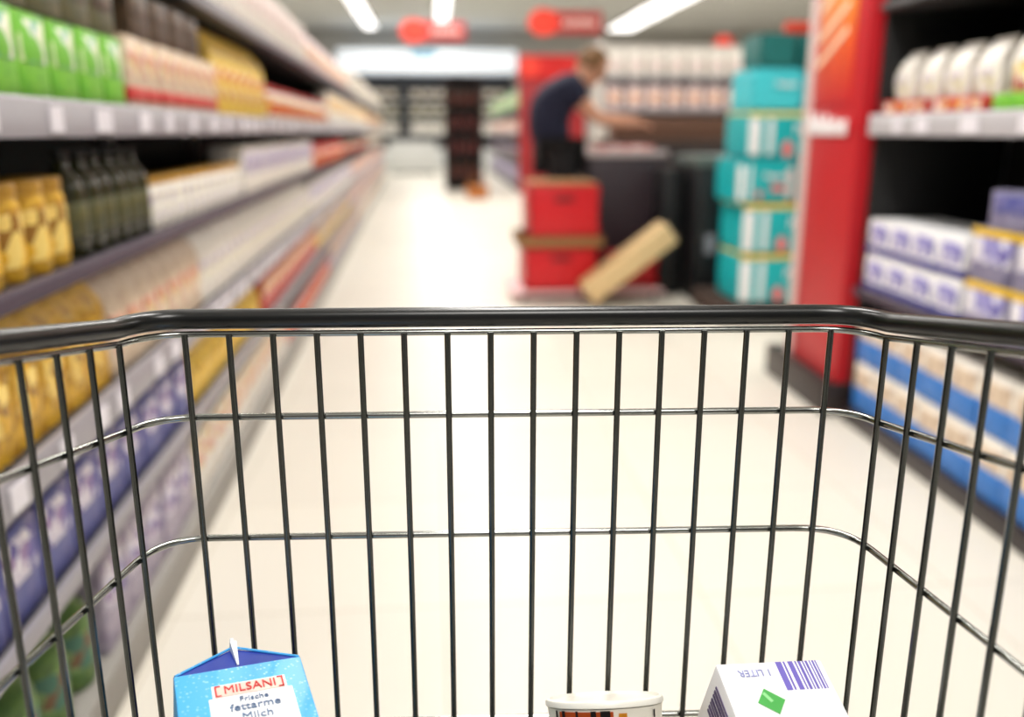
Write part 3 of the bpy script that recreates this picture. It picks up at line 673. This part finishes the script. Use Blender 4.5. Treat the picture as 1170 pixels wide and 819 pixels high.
# joints (x to the right along the reach, y depth, z up), person faces +x
Jp = dict(pel=(-.02, 0, .93), wa=(-.085, 0, 1.06), ch=(-.07, 0, 1.22), uc=(.02, 0, 1.345), nk=(.125, 0, 1.385), hd=(.19, -.005, 1.43), ht=(.24, -.01, 1.51),
          lh=(-.01, -.095, .9), lk=(.05, -.11, .5), la=(-.02, -.12, .085), lt=(.12, -.13, .035), rh=(-.01, .095, .9), rk=(.07, .11, .5), ra=(.02, .12, .085), rt=(.16, .13, .035),
          ls=(.06, -.175, 1.33), le=(.24, -.2, 1.12), lw=(.47, -.13, 1.1), rs=(.08, .175, 1.33), re=(.27, .24, 1.15), rw=(.5, .3, 1.14))
names = list(Jp); idx = {n: i for i, n in enumerate(names)}
vs = [Jp[n] for n in names]
ed = [('pel', 'wa'), ('wa', 'ch'), ('ch', 'uc'), ('uc', 'nk'), ('nk', 'hd'), ('hd', 'ht'), ('pel', 'lh'), ('lh', 'lk'), ('lk', 'la'), ('la', 'lt'), ('pel', 'rh'), ('rh', 'rk'), ('rk', 'ra'), ('ra', 'rt'),
      ('uc', 'ls'), ('ls', 'le'), ('le', 'lw'), ('uc', 'rs'), ('rs', 're'), ('re', 'rw')]
ed = [(idx[a], idx[c]) for a, c in ed]
rad = dict(pel=(.13, .11), wa=(.12, .1), ch=(.14, .115), uc=(.13, .1), nk=.055, hd=(.083, .09), ht=(.07, .075), lh=.085, lk=.058, la=.04, lt=.035, rh=.085, rk=.058, ra=.04, rt=.035,
           ls=.055, le=.041, lw=.027, rs=.055, re=.041, rw=.027)
rd = [rad[n] for n in names]
# hands: palm + five fingers appended to the wrists
def hand(wi, base, dirv, side, thumb):
    d = Vector(dirv).normalized(); up = Vector((0, 0, 1)); sv = d.cross(up).normalized()
    W_ = Vector(base)
    vs.append(tuple(W_+d*.045)); pi_ = len(vs)-1; rd.append((.024, .017)); ed.append((wi, pi_))
    vs.append(tuple(W_+d*.08)); pk = len(vs)-1; rd.append((.026, .013)); ed.append((pi_, pk))
    for k, (o_, L_) in enumerate(((-.027, .062), (-.009, .075), (.009, .07), (.027, .055))):
        p0 = W_+d*.098+sv*o_; p1 = p0+d*L_*.5+up*(-.006); p2 = p0+d*L_*.85+up*(-.028)
        a = len(vs); vs.extend([tuple(p0), tuple(p1), tuple(p2)]); rd.extend([.009, .0085, .0075]); ed.extend([(pk, a), (a, a+1), (a+1, a+2)])
    p0 = W_+d*.05+sv*thumb*.036; p1 = W_+d*.078+sv*thumb*.056; p2 = W_+d*.1+sv*thumb*.056-up*.012
    a = len(vs); vs.extend([tuple(p0), tuple(p1), tuple(p2)]); rd.extend([.011, .0095, .0085]); ed.extend([(pi_, a), (a, a+1), (a+1, a+2)])
hand(idx['lw'], Jp['lw'], (1, .18, -.05), 1, -1)
hand(idx['rw'], Jp['rw'], (1, .1, -.02), 1, 1)
body = skinmesh('body', vs, ed, rd, skin, pr)
# shaped face: nose, brow, ears, eyes, mouth (merged with the head)
HM = T(.21, -.008, 1.462) @ RY(math.radians(32)) @ Matrix.Scale(1.06, 4)
fm = MB()
fm.lathe([(0, -.135), (.035, -.128), (.058, -.1), (.074, -.05), (.083, 0), (.084, .04), (.074, .085), (.045, .115), (0, .126)], 24, M=HM @ Matrix.Diagonal((1.12, .9, 1, 1)))
fm.lathe([(0, -.012), (.013, -.008), (.015, 0), (.009, .025), (0, .045)], 12, M=HM @ T(.097, 0, -.018) @ RY(-.3))
for s in (-1, 1):
    fm.lathe([(0, -.03), (.008, -.02), (.011, 0), (.01, .02), (0, .03)], 12, M=HM @ T(0, s*.077, -.01) @ Matrix.Diagonal((1.7, 1, 1, 1)))
bm_ = bmesh.new(); bm_.from_mesh(body.data); me_ = bpy.data.meshes.new('x'); fm.bm.to_mesh(me_); fm.bm.free(); bm_.from_mesh(me_); bm_.to_mesh(body.data); bm_.free()
body.data.polygons.foreach_set('use_smooth', [True]*len(body.data.polygons))
for s in (-1, 1):
    MB().lathe([(0, -.009), (.008, -.006), (.0105, 0), (.008, .006), (0, .009)], 12, M=HM @ T(.084, s*.032, .008)).build('eye', mat('dark_eye', (40, 30, 26), .2), pr)
MB().lathe([(0, -.024), (.005, -.016), (.006, 0), (.005, .016), (0, .024)], 12, M=HM @ T(.085, 0, -.062) @ RX(PI/2)).build('mouth', mat('lips', (160, 84, 78), .5), pr)
hr = MB()
hair = mat('light_brown_hair', (112, 78, 42), .7, noise=.35, scale=60)
def haircap():
    b = bmesh.new(); bmesh.ops.create_uvsphere(b, u_segments=28, v_segments=20, radius=1)
    for v in list(b.verts):
        p = v.co.copy()
        if (p.x > .45 and p.z < .55) or (p.z < -.55): b.verts.remove(v); continue
        n = 1+.03*math.sin(11*p.y+7*p.z)+.02*math.sin(23*p.x+5*p.y)
        v.co = Vector((p.x*.103*n-.006, p.y*.09*n, p.z*.105*n+.03))
    bmesh.ops.solidify(b, geom=b.faces[:], thickness=.012)
    return b
hr._add(haircap(), HM); hr.build('hair', hair, pr)
sv_ = [Jp['pel'], Jp['wa'], Jp['ch'], Jp['uc'], (.085, 0, 1.38), Jp['ls'], (.16, -.19, 1.215), Jp['rs'], (.18, .21, 1.235)]
skinmesh('t_shirt', sv_, [(0, 1), (1, 2), (2, 3), (3, 4), (3, 5), (5, 6), (3, 7), (7, 8)], [(.185, .16), (.2, .155), (.215, .175), (.18, .15), (.088, .088), .095, .07, .095, .07], navy, pr)
tv = [(-.02, 0, .94), Jp['lh'], Jp['lk'], (-.01, -.12, .12), Jp['rh'], Jp['rk'], (.03, .12, .12)]
skinmesh('trousers', tv, [(0, 1), (1, 2), (2, 3), (0, 4), (4, 5), (5, 6)], [(.165, .135), .118, .085, .068, .118, .085, .068], trou, pr)
for n_, (x, y) in (('shoe', (-.02, -.12)), ('shoe', (.02, .12))):
    MB().box(x-.07, x+.2, y-.048, y+.048, 0, .025, .008).box(x-.065, x+.19, y-.044, y+.044, .02, .085, .025, seg=3, taper=.8).build(n_, mat('black_shoe', (22, 20, 20), .5), pr)

# ------------------------------------------------------------------ background gondolas and stands
def front_gondola(name, x0, x1, y, levels, topz, label, fill, depth=.45, panel=dark_steel):
    """shelves facing the camera; fill = list of (level index, proto, pitch)"""
    t = empty(name, ((x0+x1)/2, y, 0)); w = x1-x0; tag(t, label, 'shelving unit')
    MB().box(-w/2, w/2, depth, depth+.03, 0, topz, .003).build('back_panel', panel, t)
    MB().box(-w/2, w/2, 0, depth, 0, .1, .004).build('plinth', dark_steel, t)
    for s in (-1, 1): MB().box(s*w/2-.015, s*w/2+.015, 0, depth+.03, 0, topz, .003).build('side_panel', panel, t)
    for z in levels:
        sb = MB().box(-w/2+.015, w/2-.015, .01, depth, z-.025, z, .002).build('shelf_board', dark_steel, t)
        MB().box(-w/2+.015, w/2-.015, -.004, .01, z-.04, z+.004, .002).build('price_rail', railgrey, sb)
    for z, proto, pitch in fill:
        first = True; n = int((w-.06)/pitch)
        for i in range(n):
            o = proto if first else copy_tree(proto); first = False
            o.location = (x0+.03+(i+.5)*(w-.06)/n, y+.02+random.uniform(0, .02), z+.0006); o.rotation_euler = (0, 0, random.uniform(-.05, .05))
    return t
front_gondola('bakery_gondola', 1.75, 4.6, 9.4, (.55, .95, 1.28, 1.6), 1.95, 'distant shelving with pink and white packs behind the reaching person', [
    (1.6, P_bag('white_bag', .18, .14, .26, creamw, pinkw, 'white bag on the top shelf of the distant right shelving', 'bag', 'white bags on the distant right top shelf'), .2),
    (1.28, P_bag('pink_bag', .17, .14, .24, pinkw, redpn, 'pink and white bag on the distant right shelving, second shelf', 'bag', 'pink bags on the distant right second shelf'), .2),
    (.95, P_box('white_pack', .17, .2, .22, creamw, pinkw, 'white and pink pack on the distant right shelving, third shelf', 'box', 'white packs on the distant right third shelf'), .2),
    (.55, P_box('violet_pack', .18, .2, .24, bluep, redpn, 'violet pack on the distant right shelving, fourth shelf', 'box', 'violet packs on the distant right fourth shelf'), .2)], panel=mat('pale_panel', (206, 200, 194), .5))
# mid gondola with red header end
MIDF = Frame(1.47, 0, 0)
gm = gondola('shelving_gondola', MIDF, -1, 15.65, 24, [(.5, .55, railgrey, False), (.95, 1.0, railgrey, False), (1.4, 1.45, railgrey, False)], 1.95, .45, 'distant aisle shelving running back from the red end panel')
run(MIDF, P_box('red_pack', .2, .2, .25, pinkw, redpn, 'reddish pack on the distant centre gondola beside the red end panel', 'box', 'reddish packs on the distant centre gondola'), -1, 1.0, 15.8, 23.8, .3)
run(MIDF, P_box('green_pack', .2, .2, .3, greenp, creamp, 'pale green pack high on the distant centre gondola', 'box', 'pale green packs on the distant centre gondola'), -1, 1.45, 15.8, 23.8, .3)
run(MIDF, P_box('lilac_pack', .2, .2, .3, lilac, lilacp, 'lilac pack low on the distant centre gondola', 'box', 'lilac packs on the distant centre gondola'), -1, .1, 15.8, 23.8, .3)
run(MIDF, P_box('dark_pack', .2, .2, .25, brown, lilacp, 'dark pack on the lower middle shelf of distant centre gondola', 'box', 'dark packs on the distant centre gondola'), -1, .55, 15.8, 23.8, .3)
re_ = empty('red_end_display', (2.02, 15.4, 0)); tag(re_, 'tall dark red end panel with bright red header behind the person', 'display panel')
MB().box(-.57, .57, 0, .2, 0, 1.9, .006).build('panel_board', mat('dark_red_panel', (158, 22, 30), .5), re_)
MB().box(-.58, .58, -.03, .22, 1.901, 2.28, .01).build('header_board', mat('bright_red_header', (214, 30, 30), .45), re_)
MB().lathe([(0, 0), (.15, 0), (.15, .012), (0, .012)], 24, M=T(-.4, -.031, 2.09) @ RX(PI/2)).build('header_emblem', mat('light_red_disc', (252, 72, 54), .45), re_)
# hanging signs
def hang_sign(x, y, z, w, h, label, rz=0):
    t = empty('hanging_sign', (x, y, z), (0, 0, rz)); tag(t, label, 'sign')
    MB().box(-w*.2, w/2, -.02, .02, -h*.42, h*.42, .008).build('sign_board', mat('sign_dark_red', (176, 36, 40), .5), t)
    MB().lathe([(0, -.03), (h*.5, -.03), (h*.5, .03), (0, .03)], 28, M=T(-w*.28, 0, 0) @ RX(PI/2) @ Matrix.Diagonal((1.25, 1, 1, 1))).build('sign_disc', mat('sign_bright_red', (244, 66, 48), .5), t)
    q = MB()
    for k in range(5): q.box(-w*.02+k*w*.092, w*.05+k*w*.092, -.026, -.018, -h*.12, h*.1, .004)
    q.build('sign_print_strokes', mat('sign_print', (240, 214, 206), .5), t)
    q = MB()
    for xx in (-w*.3, w*.4): q.tube([(xx, 0, h*.4), (xx, 0, 3.9-z)], .004, 6)
    q.build('suspension_wires', steel_grey, t)
    return t
hang_sign(0.0, 14, 2.5, 1.0, .33, 'red aisle sign hanging above the far end of the aisle, left of the two')
hang_sign(2.0, 14, 2.64, 1.15, .38, 'red aisle sign hanging above the reaching person, right of the two')
rs_ = empty('hanging_sign', (4.0, 12.5, 2.2)); tag(rs_, 'small red round sign hanging right of the person', 'sign')
MB().lathe([(0, -.015), (.13, -.015), (.13, .015), (0, .015)], 24, M=RX(PI/2)).build('sign_disc', mat('sign_bright_red', (244, 66, 48), .5), rs_)
MB().tube([(0, 0, .12), (0, 0, 1.7)], .004, 6).build('suspension_wire', steel_grey, rs_)
# dark stand in the far aisle
ds = empty('display_stand', (.52, 16.2, 0)); tag(ds, 'dark brown and red display stand standing far down the aisle', 'display stand')
MB().box(-.34, .34, .38, .41, 0, 2.0, .004).box(-.34, -.31, 0, .41, 0, 2.0, .004).box(.31, .34, 0, .41, 0, 2.0, .004).build('stand_frame', mat('dark_brown_frame', (40, 26, 26), .5), ds)
for z in (.2, .62, 1.04, 1.46, 1.97): MB().box(-.33, .33, 0, .4, z, z+.03, .003).build('shelf_board', mat('dark_brown_frame', (40, 26, 26), .5), ds)
darkred = print_mat('dark_red_print', [(96, 24, 26), (60, 20, 22), (120, 60, 40)], 18, kind='n')
for z, mm, nmz in ((.231, brown, 'lowest'), (.651, darkred, 'second'), (1.071, darkred, 'third'), (1.491, brown, 'fourth')):
    pr_ = P_jar('display_jar', .07, .26, mm, darkred, blackcap, 'dark red and brown jar on the %s shelf of far display stand' % nmz, 'jar', 'jars on the %s shelf of the far display stand' % nmz)
    for i in range(4):
        o = pr_ if i == 0 else copy_tree(pr_); o.location = (.3+.15*i, 16.24, z)
oc = empty('orange_basket', (.66, 14.2, 0)); tag(oc, 'orange-brown basket standing on the floor before the far display stand', 'basket')
MB().box(-.16, .16, -.12, .12, 0, .2, .02, taper=1.15).build('basket_body', mat('orange_brown', (176, 104, 40), .6), oc)
MB().tube([(-.15, 0, .19), (-.12, 0, .3), (0, 0, .35), (.12, 0, .3), (.15, 0, .19)], .01, 8).build('handle', mat('orange_brown', (176, 104, 40), .6), oc)
# refrigerated wall with lit canopy
fd = empty('refrigerated_cabinet', (.1, 25.6, 0)); tag(fd, 'refrigerated wall cabinet with lit white canopy at the far end of aisle', 'refrigerator')
MB().box(-2.6, 2.1, .7, .8, 0, 2.6, .01).build('back_panel', mat('dark_grey_interior', (58, 60, 64), .5), fd)
MB().box(-2.6, 2.1, -.1, .8, 0, .55, .02).build('front_tub', mat('white_enamel', (214, 216, 214), .35), fd)
for z in (.95, 1.4, 1.85): MB().box(-2.55, 2.05, .2, .7, z, z+.04, .005).build('shelf_board', mat('white_enamel', (214, 216, 214), .35), fd)
for x in (-2.58, -1.0, .6, 2.08): MB().box(x-.03, x+.03, 0, .75, .55, 2.6, .005).build('side_wall', mat('dark_grey_interior', (58, 60, 64), .5), fd)
MB().box(-2.7, 2.2, -.35, .8, 2.6, 3.2, .03).build('lit_canopy', mat('lit_canopy', (240, 246, 252), .5, emit=(232, 242, 255), es=1.0), fd)
MB().box(-.7, .0, -.372, -.35, 2.98, 3.17, .005).build('blue_canopy_badge', mat('light_blue_badge', (150, 206, 236), .5), fd)
for z, mm, nmz in ((.991, creamw, 'lower'), (1.441, olive, 'middle'), (1.891, brown, 'upper')):
    pp = P_box('chilled_pack', .3, .2, .28, mm, creamp, 'chilled pack on the %s shelf of the distant refrigerated cabinet' % nmz, 'box', 'chilled packs on the %s cabinet shelf' % nmz)
    k = 0
    for i in range(13):
        x = -2.2+i*.34
        if abs(x-(-.9)) < .2 or abs(x-.7) < .2: continue
        o = pp if k == 0 else copy_tree(pp); k += 1
        o.location = (x, 25.85, z)
# white-grey rear freezer left
fz = empty('chest_freezer', (-.55, 22.5, 0)); tag(fz, 'pale chest freezer at the far end of the aisle, left of the dark stand', 'freezer')
MB().box(-.6, .6, 0, .7, .05, .8, .03).build('freezer_body', mat('white_enamel', (214, 216, 214), .35), fz)
MB().box(-.62, .62, -.02, .72, .8, .88, .015).build('freezer_rim', mat('dark_grey_rim', (60, 62, 64), .4), fz)
MB().box(-.55, .55, .05, .65, 0, .05).build('freezer_base', dark_steel, fz)

# ------------------------------------------------------------------ world, camera, look
w = bpy.data.worlds.new('World'); bpy.context.scene.world = w; w.use_nodes = True
w.node_tree.nodes['Background'].inputs[0].default_value = (1, .985, .96, 1); w.node_tree.nodes['Background'].inputs[1].default_value = .55
cam = bpy.data.cameras.new('Camera'); co = bpy.data.objects.new('Camera', cam); C.objects.link(co)
co.location = (0, 0, H); co.rotation_euler = (math.radians(90-14.57), 0, math.radians(-4.9))
cam.sensor_width = 36; cam.lens = 36*1000/1170; cam.clip_start = .02; cam.clip_end = 100
cam.dof.use_dof = True; cam.dof.focus_distance = .6
APERTURE = .011    # metres: gives the soft shop behind the sharp trolley
cam.dof.aperture_fstop = cam.lens/1000/APERTURE
sc = bpy.context.scene; sc.camera = co
sc.view_settings.view_transform = 'Standard'; sc.view_settings.look = 'None'; sc.view_settings.exposure = -1.06; sc.view_settings.gamma = 1; sc.view_settings.use_curve_mapping = False
